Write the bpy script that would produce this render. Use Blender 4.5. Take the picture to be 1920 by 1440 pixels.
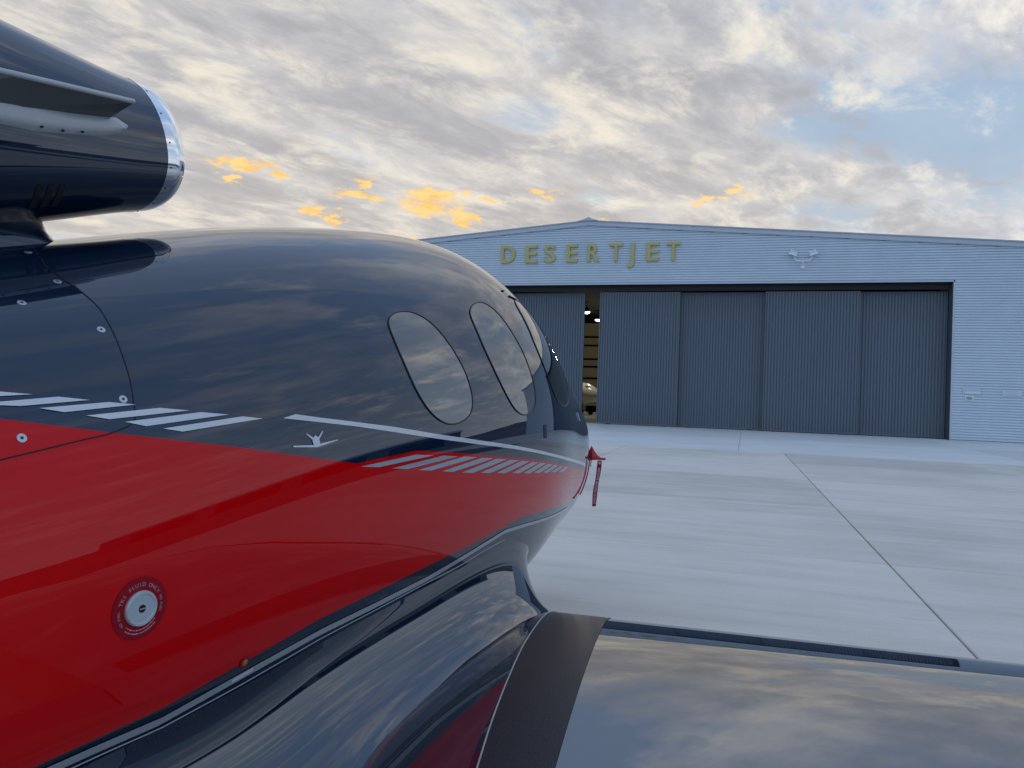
import bpy, math, random
import numpy as np
from math import sin, cos, radians, pi, sqrt
from mathutils import Matrix, Vector

sc = bpy.context.scene
for o in list(bpy.data.objects):
    bpy.data.objects.remove(o, do_unlink=True)
COL = sc.collection
random.seed(7)

# ------------------------------------------------------------------ camera
CZ = 1.6
PITCH, ROLL = radians(0.6), radians(1.94)
fwd = Vector((0, cos(PITCH), sin(PITCH)))
up0 = Vector((0, -sin(PITCH), cos(PITCH)))
rt0 = Vector((1, 0, 0))
rt = cos(ROLL) * rt0 + sin(ROLL) * up0
up = -sin(ROLL) * rt0 + cos(ROLL) * up0
cam = bpy.data.cameras.new('camera')
cam.sensor_width = 36.0
cam.lens = 27.0
cam.clip_start = 0.05
cam.clip_end = 9000
camo = bpy.data.objects.new('camera', cam)
COL.objects.link(camo)
camo.matrix_world = Matrix(((rt.x, up.x, -fwd.x, 0), (rt.y, up.y, -fwd.y, 0), (rt.z, up.z, -fwd.z, CZ), (0, 0, 0, 1)))
sc.camera = camo

# ------------------------------------------------------------------ node helpers
class NT:
    def __init__(s, tree):
        s.t = tree; s.n = tree.nodes; s.l = tree.links
    def new(s, typ, **kw):
        n = s.n.new(typ)
        for k, v in kw.items():
            setattr(n, k, v)
        return n
    def put(s, sock, v):
        if isinstance(v, bpy.types.NodeSocket):
            s.l.new(v, sock)
        else:
            sock.default_value = v
    def math(s, op, a, b=0.0, c=None, clamp=False):
        n = s.new('ShaderNodeMath', operation=op, use_clamp=clamp)
        s.put(n.inputs[0], a); s.put(n.inputs[1], b)
        if c is not None: s.put(n.inputs[2], c)
        return n.outputs[0]
    def vmath(s, op, a, b=(0, 0, 0)):
        n = s.new('ShaderNodeVectorMath', operation=op)
        s.put(n.inputs[0], a); s.put(n.inputs[1], b)
        return n.outputs['Value'] if op in ('DOT_PRODUCT', 'LENGTH') else n.outputs[0]
    def mix(s, f, a, b, blend='MIX'):
        n = s.new('ShaderNodeMix', data_type='RGBA', blend_type=blend)
        n.clamp_factor = True
        s.put(n.inputs[0], f)
        for sock, v in ((n.inputs[6], a), (n.inputs[7], b)):
            if not isinstance(v, bpy.types.NodeSocket) and len(v) == 3: v = (*v, 1)
            s.put(sock, v)
        return n.outputs[2]
    def noise(s, vec, scale, detail=6, rough=.5, dist=0, lac=2.0, dim2=False):
        n = s.new('ShaderNodeTexNoise')
        if dim2: n.noise_dimensions = '2D'
        s.put(n.inputs['Vector'], vec)
        n.inputs['Scale'].default_value = scale; n.inputs['Detail'].default_value = detail
        n.inputs['Roughness'].default_value = rough; n.inputs['Distortion'].default_value = dist
        n.inputs['Lacunarity'].default_value = lac
        return n.outputs['Fac']
    def ramp(s, f, pts, interp='LINEAR'):
        n = s.new('ShaderNodeValToRGB'); e = n.color_ramp.elements
        n.color_ramp.interpolation = interp
        while len(e) < len(pts): e.new(.5)
        for i, (p, c) in enumerate(pts):
            e[i].position = p
            e[i].color = (*c, 1) if hasattr(c, '__len__') else (c, c, c, 1)
        s.put(n.inputs[0], f)
        return n.outputs[0]
    def smooth(s, x, a, b):
        n = s.new('ShaderNodeMapRange', interpolation_type='SMOOTHSTEP')
        s.put(n.inputs[0], x)
        n.inputs[1].default_value = a; n.inputs[2].default_value = b
        return n.outputs[0]
    def comb(s, x, y, z):
        n = s.new('ShaderNodeCombineXYZ')
        s.put(n.inputs[0], x); s.put(n.inputs[1], y); s.put(n.inputs[2], z)
        return n.outputs[0]

# ------------------------------------------------------------------ world: dusk sky with broken cloud
SUN_AZ, SUN_EL = radians(-14), radians(4)       # azimuth clockwise from +Y
w = bpy.data.worlds.new('World'); sc.world = w; w.use_nodes = True
N = NT(w.node_tree); N.n.clear()
tc = N.new('ShaderNodeTexCoord').outputs['Generated']
sep = N.new('ShaderNodeSeparateXYZ'); N.l.new(tc, sep.inputs[0])
dx, dy, dz = sep.outputs
el = N.math('MULTIPLY', N.math('ARCSINE', dz), 180 / pi)
az = N.math('MULTIPLY', N.math('ARCTAN2', dx, dy), 180 / pi)
zz = N.math('MAXIMUM', N.math('ADD', dz, .10), .05)
px = N.math('DIVIDE', dx, zz); py = N.math('DIVIDE', dy, zz)
# bands of cloud run towards azimuth BA
BA = radians(42)
along = N.math('ADD', N.math('MULTIPLY', px, sin(BA)), N.math('MULTIPLY', py, cos(BA)))
across = N.math('SUBTRACT', N.math('MULTIPLY', px, cos(BA)), N.math('MULTIPLY', py, sin(BA)))
OA, OB = 1.2, 3.3
cp = N.comb(N.math('ADD', N.math('MULTIPLY', along, .55), OA), N.math('ADD', across, OB), 0.0)
cp2 = N.comb(N.math('ADD', N.math('MULTIPLY', along, .60), OA + 11.3), N.math('ADD', across, OB + 4.1), 0.0)
n1 = N.noise(cp, 3.4, 7, .64, .2, dim2=True)
n2 = N.noise(cp2, 4.4, 7, .66, .25, dim2=True)
n3 = N.noise(cp2, 1.7, 5, .58, .0, dim2=True)
wv = N.comb(N.math('MULTIPLY', az, .45), N.math('MULTIPLY', el, 1.1), 3.0)
wn1 = N.new('ShaderNodeTexNoise', noise_dimensions='2D'); N.l.new(wv, wn1.inputs['Vector'])
wn1.inputs['Scale'].default_value = .9; wn1.inputs['Detail'].default_value = 4; wn1.inputs['Roughness'].default_value = .65
wsep = N.new('ShaderNodeSeparateXYZ'); N.l.new(wn1.outputs['Color'], wsep.inputs[0])
azw = N.math('ADD', az, N.math('MULTIPLY', N.math('SUBTRACT', wsep.outputs[0], .5), 5.0))
elw = N.math('ADD', el, N.math('MULTIPLY', N.math('SUBTRACT', wsep.outputs[1], .5), 1.8))
aew = N.comb(azw, elw, 0.0)
def bdist(a0, e0, sa, se):
    q = N.vmath('MULTIPLY', N.vmath('SUBTRACT', aew, (a0, e0, 0)), (1 / sa, 1 / se, 0))
    return N.vmath('LENGTH', q)
def bfall(d):
    return N.math('EXPONENT', N.math('MULTIPLY', N.math('MULTIPLY', d, d), -1.0))
def blob(*b): return bfall(bdist(*b))
# open blue gap low on the right
gap = blob(31, 17.8, 11, 2.3)
sky = N.new('ShaderNodeTexSky', sky_type='NISHITA', sun_disc=False)
sky.sun_elevation = SUN_EL; sky.sun_rotation = SUN_AZ
sky.air_density = 1.0; sky.dust_density = 1.5; sky.ozone_density = 2.0
nish = N.mix(1.0, sky.outputs[0], (.12, .12, .12), 'MULTIPLY')
blue = N.mix(.8, nish, N.mix(N.smooth(el, 8, 45), (.29, .42, .57), (.20, .35, .62)))
# how far round from the sunset
sd = (sin(SUN_AZ), cos(SUN_AZ), .12)
toward = N.math('MULTIPLY', N.math('ADD', N.vmath('DOT_PRODUCT', tc, sd), 1.0), .5)   # 0 away .. 1 at the sun
warm = N.math('MULTIPLY', N.smooth(toward, .64, .98), N.math('SUBTRACT', 1.0, N.math('MULTIPLY', N.smooth(el, 24, 42), .9)))
cool = N.math('SUBTRACT', 1.0, warm)
lit = N.mix(warm, (.92, .87, .79), (0.715, 0.655, 0.540))
pale = N.mix(warm, (.62, .67, .76), (0.495, 0.49, 0.49))
dark = N.mix(warm, (.30, .38, .52), (0.305, 0.31, 0.34))
c = N.mix(N.smooth(N.math('ADD', n1, N.math('MULTIPLY', N.math('SUBTRACT', n2, .5), .35)), .28, .70), dark, pale)
bl = N.math('ADD', N.math('ADD', n3, N.math('MULTIPLY', N.math('SUBTRACT', n1, .5), .5)), N.math('ADD', N.math('MULTIPLY', gap, .22), N.math('MULTIPLY', cool, .17)))
c = N.mix(N.math('MULTIPLY', N.smooth(bl, .54, .72), .85), c, blue)
hi_ = N.math('SUBTRACT', N.math('ADD', n2, N.math('MULTIPLY', N.math('SUBTRACT', n1, .5), .4)), N.math('ADD', N.math('MULTIPLY', gap, .12), N.math('ADD', N.math('MULTIPLY', cool, .04), N.math('MULTIPLY', N.smooth(el, 25, 38), .12))))
c = N.mix(N.math('MULTIPLY', N.smooth(hi_, .46, .78), .85), c, lit)
# haze glow near the horizon
hz = N.math('EXPONENT', N.math('MULTIPLY', N.math('MAXIMUM', el, 0.0), -1 / 8.5))
hcol = N.mix(warm, (.50, .56, .66), (0.683, 0.583, 0.450))
c = N.mix(N.math('MULTIPLY', hz, .85), c, hcol)
# small sunlit clouds near the horizon
blobs = [(-19.7, 15.0, 2.2, .42), (-20.7, 14.0, .9, .28), (-17.3, 14.5, .7, .3), (-14.6, 12.4, 1.0, .35), (-13.4, 11.8, .9, .28),
         (-11.7, 14.6, 1.0, .3), (-11.7, 13.8, 1.6, .32), (-6.4, 14.2, 2.3, .42), (-6.6, 13.4, 2.3, .75), (-4.2, 12.6, 1.5, .55),
         (-2.0, 13.95, .9, .22), (1.9, 14.7, 1.2, .38), (16.1, 14.7, .9, .42), (13.8, 13.9, .8, .3), (6.4, 12.5, .9, .4),
         (-9.2, 10.9, 1.3, .25), (11.5, 11.2, 2.0, .25)]
m = None
for b in blobs:
    g = bdist(*b)
    m = g if m is None else N.math('MINIMUM', m, g)
m = bfall(m)
av = N.comb(N.math('MULTIPLY', az, .32), N.math('MULTIPLY', el, .9), 0.0)
on = N.noise(av, 1.6, 5, .68, .0, dim2=True)
om = N.math('MULTIPLY', m, N.math('ADD', N.math('MULTIPLY', on, 2.6), -.55))
of = N.math('MULTIPLY', N.smooth(om, .10, .62), .95)
ocol = N.mix(N.smooth(az, -6, 14), (0.817, 0.433, 0.083), (0.792, 0.533, 0.333))
ocol = N.mix(N.smooth(on, .38, .60), ocol, (0.80, 0.56, 0.22))
c = N.mix(of, c, ocol)
w.cycles.sampling_method = 'MANUAL'; w.cycles.sample_map_resolution = 512
bg = N.new('ShaderNodeBackground'); N.l.new(c, bg.inputs[0]); bg.inputs[1].default_value = 1.0
wo = N.new('ShaderNodeOutputWorld'); N.l.new(bg.outputs[0], wo.inputs[0])

# ------------------------------------------------------------------ sun (veiled, low, ahead) and exposure
sl = bpy.data.lights.new('sun', 'SUN'); sl.energy = .12; sl.angle = radians(100); sl.color = (1, .86, .68)
so = bpy.data.objects.new('sun', sl); COL.objects.link(so)
sdir = Vector((sin(SUN_AZ) * cos(radians(14)), cos(SUN_AZ) * cos(radians(14)), sin(radians(14))))
so.rotation_euler = sdir.to_track_quat('Z', 'Y').to_euler()
so.location = (0, 0, 30)
sc.view_settings.view_transform = 'Standard'; sc.view_settings.look = 'None'
sc.view_settings.exposure = 0.42; sc.view_settings.gamma = 1.0
sc.view_settings.use_curve_mapping = False
sc.render.resolution_x, sc.render.resolution_y = 1024, 768

# ------------------------------------------------------------------ materials
def material(name):
    m = bpy.data.materials.new(name); m.use_nodes = True
    t = NT(m.node_tree); b = m.node_tree.nodes['Principled BSDF']
    return m, t, b
def plain(name, col, rough=.5, metal=0., spec=.5, coat=0., coatr=.03, ior=1.5, bump=0., bscale=40):
    m, t, b = material(name)
    b.inputs['Base Color'].default_value = (*col, 1); b.inputs['Roughness'].default_value = rough
    b.inputs['Metallic'].default_value = metal; b.inputs['Specular IOR Level'].default_value = spec
    b.inputs['Coat Weight'].default_value = coat; b.inputs['Coat Roughness'].default_value = coatr
    b.inputs['IOR'].default_value = ior
    tcn = t.new('ShaderNodeTexCoord').outputs['Object']
    v = t.noise(tcn, bscale, 2, .6)
    b_ = t.mix(v, tuple(x * .93 for x in col), tuple(min(1, x * 1.07) for x in col))
    t.l.new(b_, b.inputs['Base Color'])
    if bump:
        bn = t.new('ShaderNodeBump'); bn.inputs['Strength'].default_value = 1; bn.inputs['Distance'].default_value = bump
        t.l.new(v, bn.inputs['Height']); t.l.new(bn.outputs[0], b.inputs['Normal'])
    return m
def paint(name, col, coatr=.006, base_r=.5, wav=.0005, ior=1.5):
    """glossy aircraft paint: coloured base under a clear coat with very faint long waviness"""
    m, t, b = material(name)
    tcn = t.new('ShaderNodeTexCoord').outputs['Object']
    v = t.noise(tcn, 2.3, 2, .4)
    t.l.new(t.mix(v, tuple(x * .94 for x in col), tuple(x * 1.06 for x in col)), b.inputs['Base Color'])
    b.inputs['Roughness'].default_value = base_r
    b.inputs['Specular IOR Level'].default_value = .0
    b.inputs['Coat Weight'].default_value = 1.0; b.inputs['Coat Roughness'].default_value = coatr
    b.inputs['Coat IOR'].default_value = ior
    bn = t.new('ShaderNodeBump'); bn.inputs['Strength'].default_value = 1; bn.inputs['Distance'].default_value = wav
    t.l.new(v, bn.inputs['Height']); t.l.new(bn.outputs[0], b.inputs['Coat Normal'])
    return m
M = {}
M['navy'] = paint('navy_paint', (.0045, .015, .040), ior=1.70)
M['navyfair'] = paint('navy_fairing_gloss', (.0042, .013, .034), ior=2.1)
M['navywing'] = paint('navy_wing_gloss', (.004, .012, .030), coatr=.012, ior=2.7)
M['red'] = paint('red_paint', (.58, .0008, .003), ior=1.38)
M['white'] = paint('white_paint', (.62, .66, .72))
M['silverline'] = paint('silver_line_paint', (.34, .38, .43))
M['chrome'] = plain('polished_metal', (.86, .87, .89), .07, 1.0, bscale=14)
M['glass'] = plain('cabin_glass', (.010, .012, .014), .015, ior=2.5, spec=.5, bscale=3)
M['rubber'] = plain('black_seal', (.012, .012, .016), .45)
M['gap'] = plain('panel_gap', (.006, .007, .012), .6)
M['strakegrey'] = plain('strake_grey', (.42, .45, .47), .42, coat=.3)
M['strakedark'] = plain('strake_dark', (.085, .09, .095), .5)
M['steel'] = plain('screw_steel', (.55, .58, .60), .35, .7, bscale=200)
M['aluminium'] = plain('cap_aluminium', (.50, .56, .62), .42, .35, bscale=90)
M['placard'] = paint('placard_red', (.30, .002, .012), ior=1.36)
M['text'] = plain('placard_text', (.60, .42, .46), .5)
M['dark'] = plain('dark_void', (.006, .006, .008), .8)
M['tyre'] = plain('tyre_rubber', (.02, .02, .02), .8)
M['gearsteel'] = plain('gear_steel', (.5, .5, .5), .35, .6)
M['seamlight'] = plain('seam_sealant', (.42, .40, .38), .5)
M['gold'] = plain('badge_gold', (.45, .36, .14), .4, .5)
# anti-slip coating on the wing root
m, t, b = material('grip_coating')
tcn = t.new('ShaderNodeTexCoord').outputs['Object']
g1 = t.noise(tcn, 260, 2, .7); g2 = t.noise(tcn, 6, 4, .5)
t.l.new(t.mix(g2, (.010, .012, .017), (.017, .019, .025)), b.inputs['Base Color'])
b.inputs['Roughness'].default_value = .34; b.inputs['Specular IOR Level'].default_value = .4
bn = t.new('ShaderNodeBump'); bn.inputs['Distance'].default_value = .0012; bn.inputs['Strength'].default_value = .8
t.l.new(g1, bn.inputs['Height']); t.l.new(bn.outputs[0], b.inputs['Normal'])
M['grip'] = m
# red fabric
M['cover'] = plain('red_cover', (.50, .012, .022), .38, bscale=30, bump=.002)
M['streamer'] = plain('red_streamer', (.26, .006, .03), .75, bscale=60, bump=.001)
# concrete
def concrete(name, c0, c1, stain):
    m, t, b = material(name)
    geo = t.new('ShaderNodeNewGeometry').outputs['Position']
    mp = t.new('ShaderNodeMapping'); t.l.new(geo, mp.inputs[0]); mp.inputs['Rotation'].default_value = (0, 0, radians(16.9))
    P = mp.outputs[0]
    st = t.new('ShaderNodeMapping'); t.l.new(P, st.inputs[0]); st.inputs['Scale'].default_value = (.22, 2.6, 1)
    a = t.noise(P, .35, 5, .6); s1 = t.noise(st.outputs[0], 1.3, 6, .65); fine = t.noise(P, 55, 3, .7); blot = t.noise(P, 1.7, 6, .7, .8)
    oi = t.new('ShaderNodeObjectInfo').outputs['Random']
    f = t.math('ADD', t.math('MULTIPLY', a, .5), t.math('MULTIPLY', s1, .5))
    f = t.math('ADD', f, t.math('MULTIPLY', t.math('SUBTRACT', oi, .5), .22))
    f = t.math('ADD', f, t.math('MULTIPLY', t.math('SUBTRACT', fine, .5), .22))
    col = t.mix(t.smooth(f, .32, .68), c0, c1)
    sp = t.smooth(blot, .66, .78)
    col = t.mix(t.math('MULTIPLY', sp, .45), col, stain)
    dr = t.smooth(t.noise(P, 7.0, 3, .6), .70, .76)
    col = t.mix(t.math('MULTIPLY', dr, .35), col, stain)
    s2 = t.smooth(s1, .62, .74)
    col = t.mix(t.math('MULTIPLY', s2, .4), col, stain)
    t.l.new(col, b.inputs['Base Color']); b.inputs['Roughness'].default_value = .78
    bn = t.new('ShaderNodeBump'); bn.inputs['Distance'].default_value = .003; bn.inputs['Strength'].default_value = .6
    t.l.new(t.math('ADD', fine, t.math('MULTIPLY', s1, .6)), bn.inputs['Height']); t.l.new(bn.outputs[0], b.inputs['Normal'])
    return m
M['concrete'] = concrete('apron_concrete', (.535, .50, .455), (.74, .69, .62), (.34, .32, .295))
M['concrete2'] = concrete('strip_concrete', (.57, .575, .575), (.71, .71, .705), (.43, .435, .44))
M['ground'] = plain('asphalt', (.075, .075, .08), .9, bscale=3)
M['siding'] = plain('blue_grey_siding', (.58, .69, .79), .42, .0, coat=.15, bscale=1.2)
M['trim'] = plain('pale_trim', (.50, .57, .66), .45, bscale=2)
M['door'] = plain('dark_door_metal', (.115, .155, .20), .5, bscale=1.4)
m = M['door']; t = NT(m.node_tree); b = m.node_tree.nodes['Principled BSDF']
oi = t.new('ShaderNodeObjectInfo').outputs['Random']
mp = t.new('ShaderNodeMapping'); t.l.new(t.new('ShaderNodeTexCoord').outputs['Object'], mp.inputs[0]); mp.inputs['Scale'].default_value = (1.6, 1.6, .12)
sv = t.noise(mp.outputs[0], 1.5, 4, .6)
tv = t.math('ADD', t.math('MULTIPLY', oi, .35), t.math('MULTIPLY', sv, .65))
t.l.new(t.mix(tv, (.098, .133, .172), (.132, .174, .22)), b.inputs['Base Color'])
M['doorframe'] = plain('door_frame_metal', (.07, .09, .115), .5)
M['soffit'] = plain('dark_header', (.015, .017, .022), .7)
M['roof'] = plain('roof_metal', (.45, .50, .56), .5)
M['brass'] = plain('gold_letter', (.52, .47, .19), .5, .1, bscale=6)
M['tan'] = plain('liner_tan', (.42, .37, .25), .7)
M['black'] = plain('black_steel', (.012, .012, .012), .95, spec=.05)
M['lampgrey'] = plain('lamp_grey', (.80, .85, .90), .4)
M['lens'] = plain('lamp_lens', (.10, .12, .14), .15)
M['plate'] = plain('sign_plate', (.52, .60, .72), .45)
M['greenish'] = plain('sign_green', (.30, .42, .36), .5)
M['signwhite'] = plain('sign_white', (.75, .80, .80), .5)
M['planewhite'] = plain('white_gloss', (.75, .74, .70), .2, coat=.5)
M['hill'] = plain('hill_rock', (.09, .085, .085), .95, bscale=.01)
M['bldg'] = plain('far_wall', (.16, .19, .23), .6, bscale=.5)
m, t, b = material('lamp_glow')
b.inputs['Emission Color'].default_value = (1, .95, .8, 1); b.inputs['Emission Strength'].default_value = 3
M['glow'] = m

# ------------------------------------------------------------------ object helpers
def empty(name, label=None, cat=None, loc=(0, 0, 0), rz=0, group=None):
    o = bpy.data.objects.new(name, None); COL.objects.link(o)
    o.location = loc; o.rotation_euler = (0, 0, rz); o.empty_display_size = .2
    if label: tag(o, label, cat, group)
    return o
def tag(o, label, cat, group=None):
    o['label'] = label; o['category'] = cat
    if group: o['group'] = group
def mesh(name, V, Fc, mats, parent=None, smooth=False, normals=None, fm=None, loc=None):
    me = bpy.data.meshes.new(name)
    me.from_pydata([tuple(map(float, v)) for v in V], [], [tuple(int(i) for i in f) for f in Fc])
    if not isinstance(mats, (list, tuple)): mats = [mats]
    for m in mats: me.materials.append(M[m])
    if fm is not None: me.polygons.foreach_set('material_index', np.array(fm, dtype=np.int32))
    if smooth: me.polygons.foreach_set('use_smooth', np.ones(len(me.polygons), bool))
    me.update()
    if normals is not None: me.normals_split_custom_set_from_vertices([tuple(map(float, n)) for n in normals])
    o = bpy.data.objects.new(name, me); COL.objects.link(o)
    if parent: o.parent = parent
    if loc: o.location = loc
    return o
def fixn(o):
    import bmesh
    bm = bmesh.new(); bm.from_mesh(o.data); bmesh.ops.recalc_face_normals(bm, faces=bm.faces); bm.to_mesh(o.data); bm.free()
    return o
def grid_faces(nu, nv, closed_v=False, off=0):
    F = []
    for i in range(nu - 1):
        for j in range(nv if closed_v else nv - 1):
            a = off + i * nv + j; b_ = off + i * nv + (j + 1) % nv
            F.append((a, b_, b_ + nv, a + nv))
    return F
BOXF = [(0, 3, 2, 1), (4, 5, 6, 7), (0, 1, 5, 4), (1, 2, 6, 5), (2, 3, 7, 6), (3, 0, 4, 7)]
class MB:
    def __init__(s): s.V = []; s.F = []
    def box(s, x0, x1, y0, y1, z0, z1):
        o = len(s.V)
        s.V += [(x0, y0, z0), (x1, y0, z0), (x1, y1, z0), (x0, y1, z0), (x0, y0, z1), (x1, y0, z1), (x1, y1, z1), (x0, y1, z1)]
        s.F += [tuple(o + i for i in f) for f in BOXF]; return s
    def add(s, V, F):
        o = len(s.V); s.V += [tuple(v) for v in V]; s.F += [tuple(o + i for i in f) for f in F]; return s
    def tube(s, pts, r, n=8, cap=True):
        V, F = tube(pts, r, n, cap); return s.add(V, F)
    def build(s, name, mat, parent=None, smooth=False, loc=None):
        return fixn(mesh(name, s.V, s.F, mat, parent, smooth, loc=loc))
def tube(pts, r, n=8, cap=True):
    P = np.array(pts, float); k = len(P)
    T = np.gradient(P, axis=0); T /= np.linalg.norm(T, axis=1, keepdims=True) + 1e-12
    ref = np.array([0, 0, 1.]) if abs(T[0, 2]) < .9 else np.array([1., 0, 0])
    V = []; a = np.cross(T[0], ref); a /= np.linalg.norm(a)
    R_ = np.full(k, r) if np.isscalar(r) else np.array(r)
    for i in range(k):
        a = a - T[i] * (a @ T[i]); a /= np.linalg.norm(a); b_ = np.cross(T[i], a)
        for j in range(n):
            th = 2 * pi * j / n
            V.append(P[i] + R_[i] * (cos(th) * a + sin(th) * b_))
    F = grid_faces(k, n, True)
    if cap: F += [tuple(range(n))[::-1], tuple((k - 1) * n + j for j in range(n))]
    return V, F
def nat(x, Y):
    n = len(x); h = np.diff(x); A_ = np.zeros((n, n)); B = np.zeros((n,) + Y.shape[1:])
    A_[0, 0] = A_[-1, -1] = 1
    for i in range(1, n - 1):
        A_[i, i - 1] = h[i - 1]; A_[i, i] = 2 * (h[i - 1] + h[i]); A_[i, i + 1] = h[i]
        B[i] = 6 * ((Y[i + 1] - Y[i]) / h[i] - (Y[i] - Y[i - 1]) / h[i - 1])
    return np.linalg.solve(A_, B)
def nev(x, Y, Mm, q):
    q = np.atleast_1d(np.asarray(q, float))
    i = np.clip(np.searchsorted(x, q) - 1, 0, len(x) - 2); h = x[i + 1] - x[i]; a = (x[i + 1] - q) / h; b_ = (q - x[i]) / h
    if Y.ndim > 1: a, b_, h = a[:, None], b_[:, None], h[:, None]
    return a * Y[i] + b_ * Y[i + 1] + ((a**3 - a) * Mm[i] + (b_**3 - b_) * Mm[i + 1]) * h * h / 6
def text_mesh(txt, size, extrude=0., bevel=0.):
    cu = bpy.data.curves.new('txt', 'FONT'); cu.body = txt; cu.size = size; cu.extrude = extrude; cu.bevel_depth = bevel
    cu.align_x = 'CENTER'; cu.resolution_u = 4
    o = bpy.data.objects.new('txt', cu); COL.objects.link(o)
    dg = bpy.context.evaluated_depsgraph_get(); dg.update()
    me = bpy.data.meshes.new_from_object(o.evaluated_get(dg))
    V = np.array([v.co[:] for v in me.vertices]).reshape(-1, 3); F = [tuple(p.vertices) for p in me.polygons]
    bpy.data.objects.remove(o, do_unlink=True); bpy.data.curves.remove(cu); bpy.data.meshes.remove(me)
    return V, F

# ------------------------------------------------------------------ ground, apron slabs
YW = radians(16.9)
g = mesh('ground', [(-4000, -4000, -.03), (4000, -4000, -.03), (4000, 4000, -.03), (-4000, 4000, -.03)], [(0, 1, 2, 3)], 'ground')
g['kind'] = 'structure'
ap = empty('apron', rz=-YW); ap['kind'] = 'structure'
APR = radians(.8)
def slab_mesh(lx, ly, mat, name='slab'):
    b = .008; hx, hy = lx / 2, ly / 2
    V = [(-hx, -hy, -.16), (hx, -hy, -.16), (hx, hy, -.16), (-hx, hy, -.16),
         (-hx, -hy, -b), (hx, -hy, -b), (hx, hy, -b), (-hx, hy, -b),
         (-hx + b, -hy + b, 0), (hx - b, -hy + b, 0), (hx - b, hy - b, 0), (-hx + b, hy - b, 0)]
    F = [(8, 9, 10, 11)]
    for i in range(4):
        j = (i + 1) % 4
        F += [(i, j, 4 + j, 4 + i), (4 + i, 4 + j, 8 + j, 8 + i)]
    me = bpy.data.meshes.new(name); me.from_pydata(V, [], F); me.materials.append(M[mat]); return me
du, dn = 4.87, 4.2
sm = slab_mesh(du - .017, dn - .015, 'concrete')
for i in range(-6, 2):
    for j in range(7):
        o = bpy.data.objects.new('slab', sm); COL.objects.link(o); o.parent = ap
        lu, ln = du * (i + .5), -dn * (j + .5)
        o.location = (1.2 + lu * cos(APR) - ln * sin(APR), 25.3 + lu * sin(APR) + ln * cos(APR), random.uniform(-.0015, .0008)); o.rotation_euler = (0, 0, APR)
sm2 = slab_mesh(8.4 - .010, 8.05, 'concrete2'); sm3 = slab_mesh(8.4 - .010, 8.35, 'concrete2')
for i in range(-5, 3):
    for j in range(2):
        o = bpy.data.objects.new('slab', sm2 if j else sm3); COL.objects.link(o); o.parent = ap
        o.location = (-.15 + 8.4 * (i + .5), 25.306 + 4.03 + 8.06 * j - (0 if j else .15), 0.004)

# ------------------------------------------------------------------ hangar
NWL = 41.47
ROOF0, PEAK_U, SLOPE = 11.05, -8.5, .0795
U0, U1 = -36.0, 19.0
DU0, DU1 = -26.5, 9.45
HEAD = 7.66
def roofz(u): return ROOF0 - SLOPE * abs(u - PEAK_U)
hg = empty('hangar', 'large blue-grey corrugated hangar with dark sliding doors and low gable roof', 'hangar', (0, 0, 0), -YW)
def siding(name, spans, n0, pitch=.1312, horizontal=True, mat='siding', parent=None, depth=.05):
    """spans: list of (z0,z1,u0,u1) rib rows, outer face on n0, groove recessed"""
    mb = MB()
    for (z0, z1, a, b_) in spans:
        gz = z0 + (z1 - z0) * .34
        z05 = z0 + (z1 - z0) * .16
        prof = [(n0 + depth, z0), (n0 + depth, z05), (n0, gz), (n0, z1 - .004), (n0 + depth, z1)]
        V = []; 
        for (n, z) in prof: V += [(a, n, z), (b_, n, z)]
        F = [(2 * k, 2 * k + 1, 2 * k + 3, 2 * k + 2) for k in range(len(prof) - 1)]
        mb.add(V, F)
    return mesh(name, mb.V, mb.F, mat, parent)
P_ = .1312
rows = []
z = HEAD + .06
while z < ROOF0 - .12:
    top = z + P_
    half = (ROOF0 - .06 - top) / SLOPE
    a, b_ = max(U0, PEAK_U - half), min(U1, PEAK_U + half)
    if b_ > a: rows.append((z, top, a, b_))
    z = top
siding('gable_siding', rows, NWL, parent=hg)
for nm, a, b_ in (('side_siding', DU1 + .07, U1), ('side_siding', U0, DU0 - .07)):
    rr = []; z = .0
    k = round((HEAD + .06) / P_); p2 = (HEAD + .06) / k
    for i in range(k): rr.append((i * p2, (i + 1) * p2, a, b_))
    siding(nm, rr, NWL, parent=hg)
# backing wall, header soffit, jamb trims
for a, b_ in ((DU1 + .07, U1), (U0, DU0 - .07)):
    MB().box(a, b_, NWL + .06, NWL + .22, 0, HEAD).build('wall_backing', 'black', hg)
V = [(U0, NWL + .06, HEAD + .001), (U1, NWL + .06, HEAD + .001), (U1, NWL + .06, roofz(U1) - .02), (PEAK_U, NWL + .06, ROOF0 - .02), (U0, NWL + .06, roofz(U0) - .02)]
V2 = [(a, b_ + .16, c_) for a, b_, c_ in V]
fixn(mesh('gable_backing', V + V2, [(0, 1, 2, 3, 4), (9, 8, 7, 6, 5)] + [(i, (i + 1) % 5, 5 + (i + 1) % 5, 5 + i) for i in range(5)], 'black', hg))
MB().box(DU0, DU1, NWL - .012, NWL + .05, HEAD - .03, HEAD + .055).build('header_trim', 'trim', hg)
for a in (DU1, DU0 - .07):
    MB().box(a, a + .07, NWL - .012, NWL + .05, 0, HEAD - .031).build('jamb_trim', 'trim', hg)
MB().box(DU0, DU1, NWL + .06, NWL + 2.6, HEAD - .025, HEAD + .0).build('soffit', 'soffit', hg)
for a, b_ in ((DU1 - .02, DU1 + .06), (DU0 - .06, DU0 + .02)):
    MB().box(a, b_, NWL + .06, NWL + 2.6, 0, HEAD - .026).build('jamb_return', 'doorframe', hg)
MB().box(DU0, DU1, NWL + .36, NWL + .42, 7.32, HEAD - .027).build('track_cover', 'soffit', hg)
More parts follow.
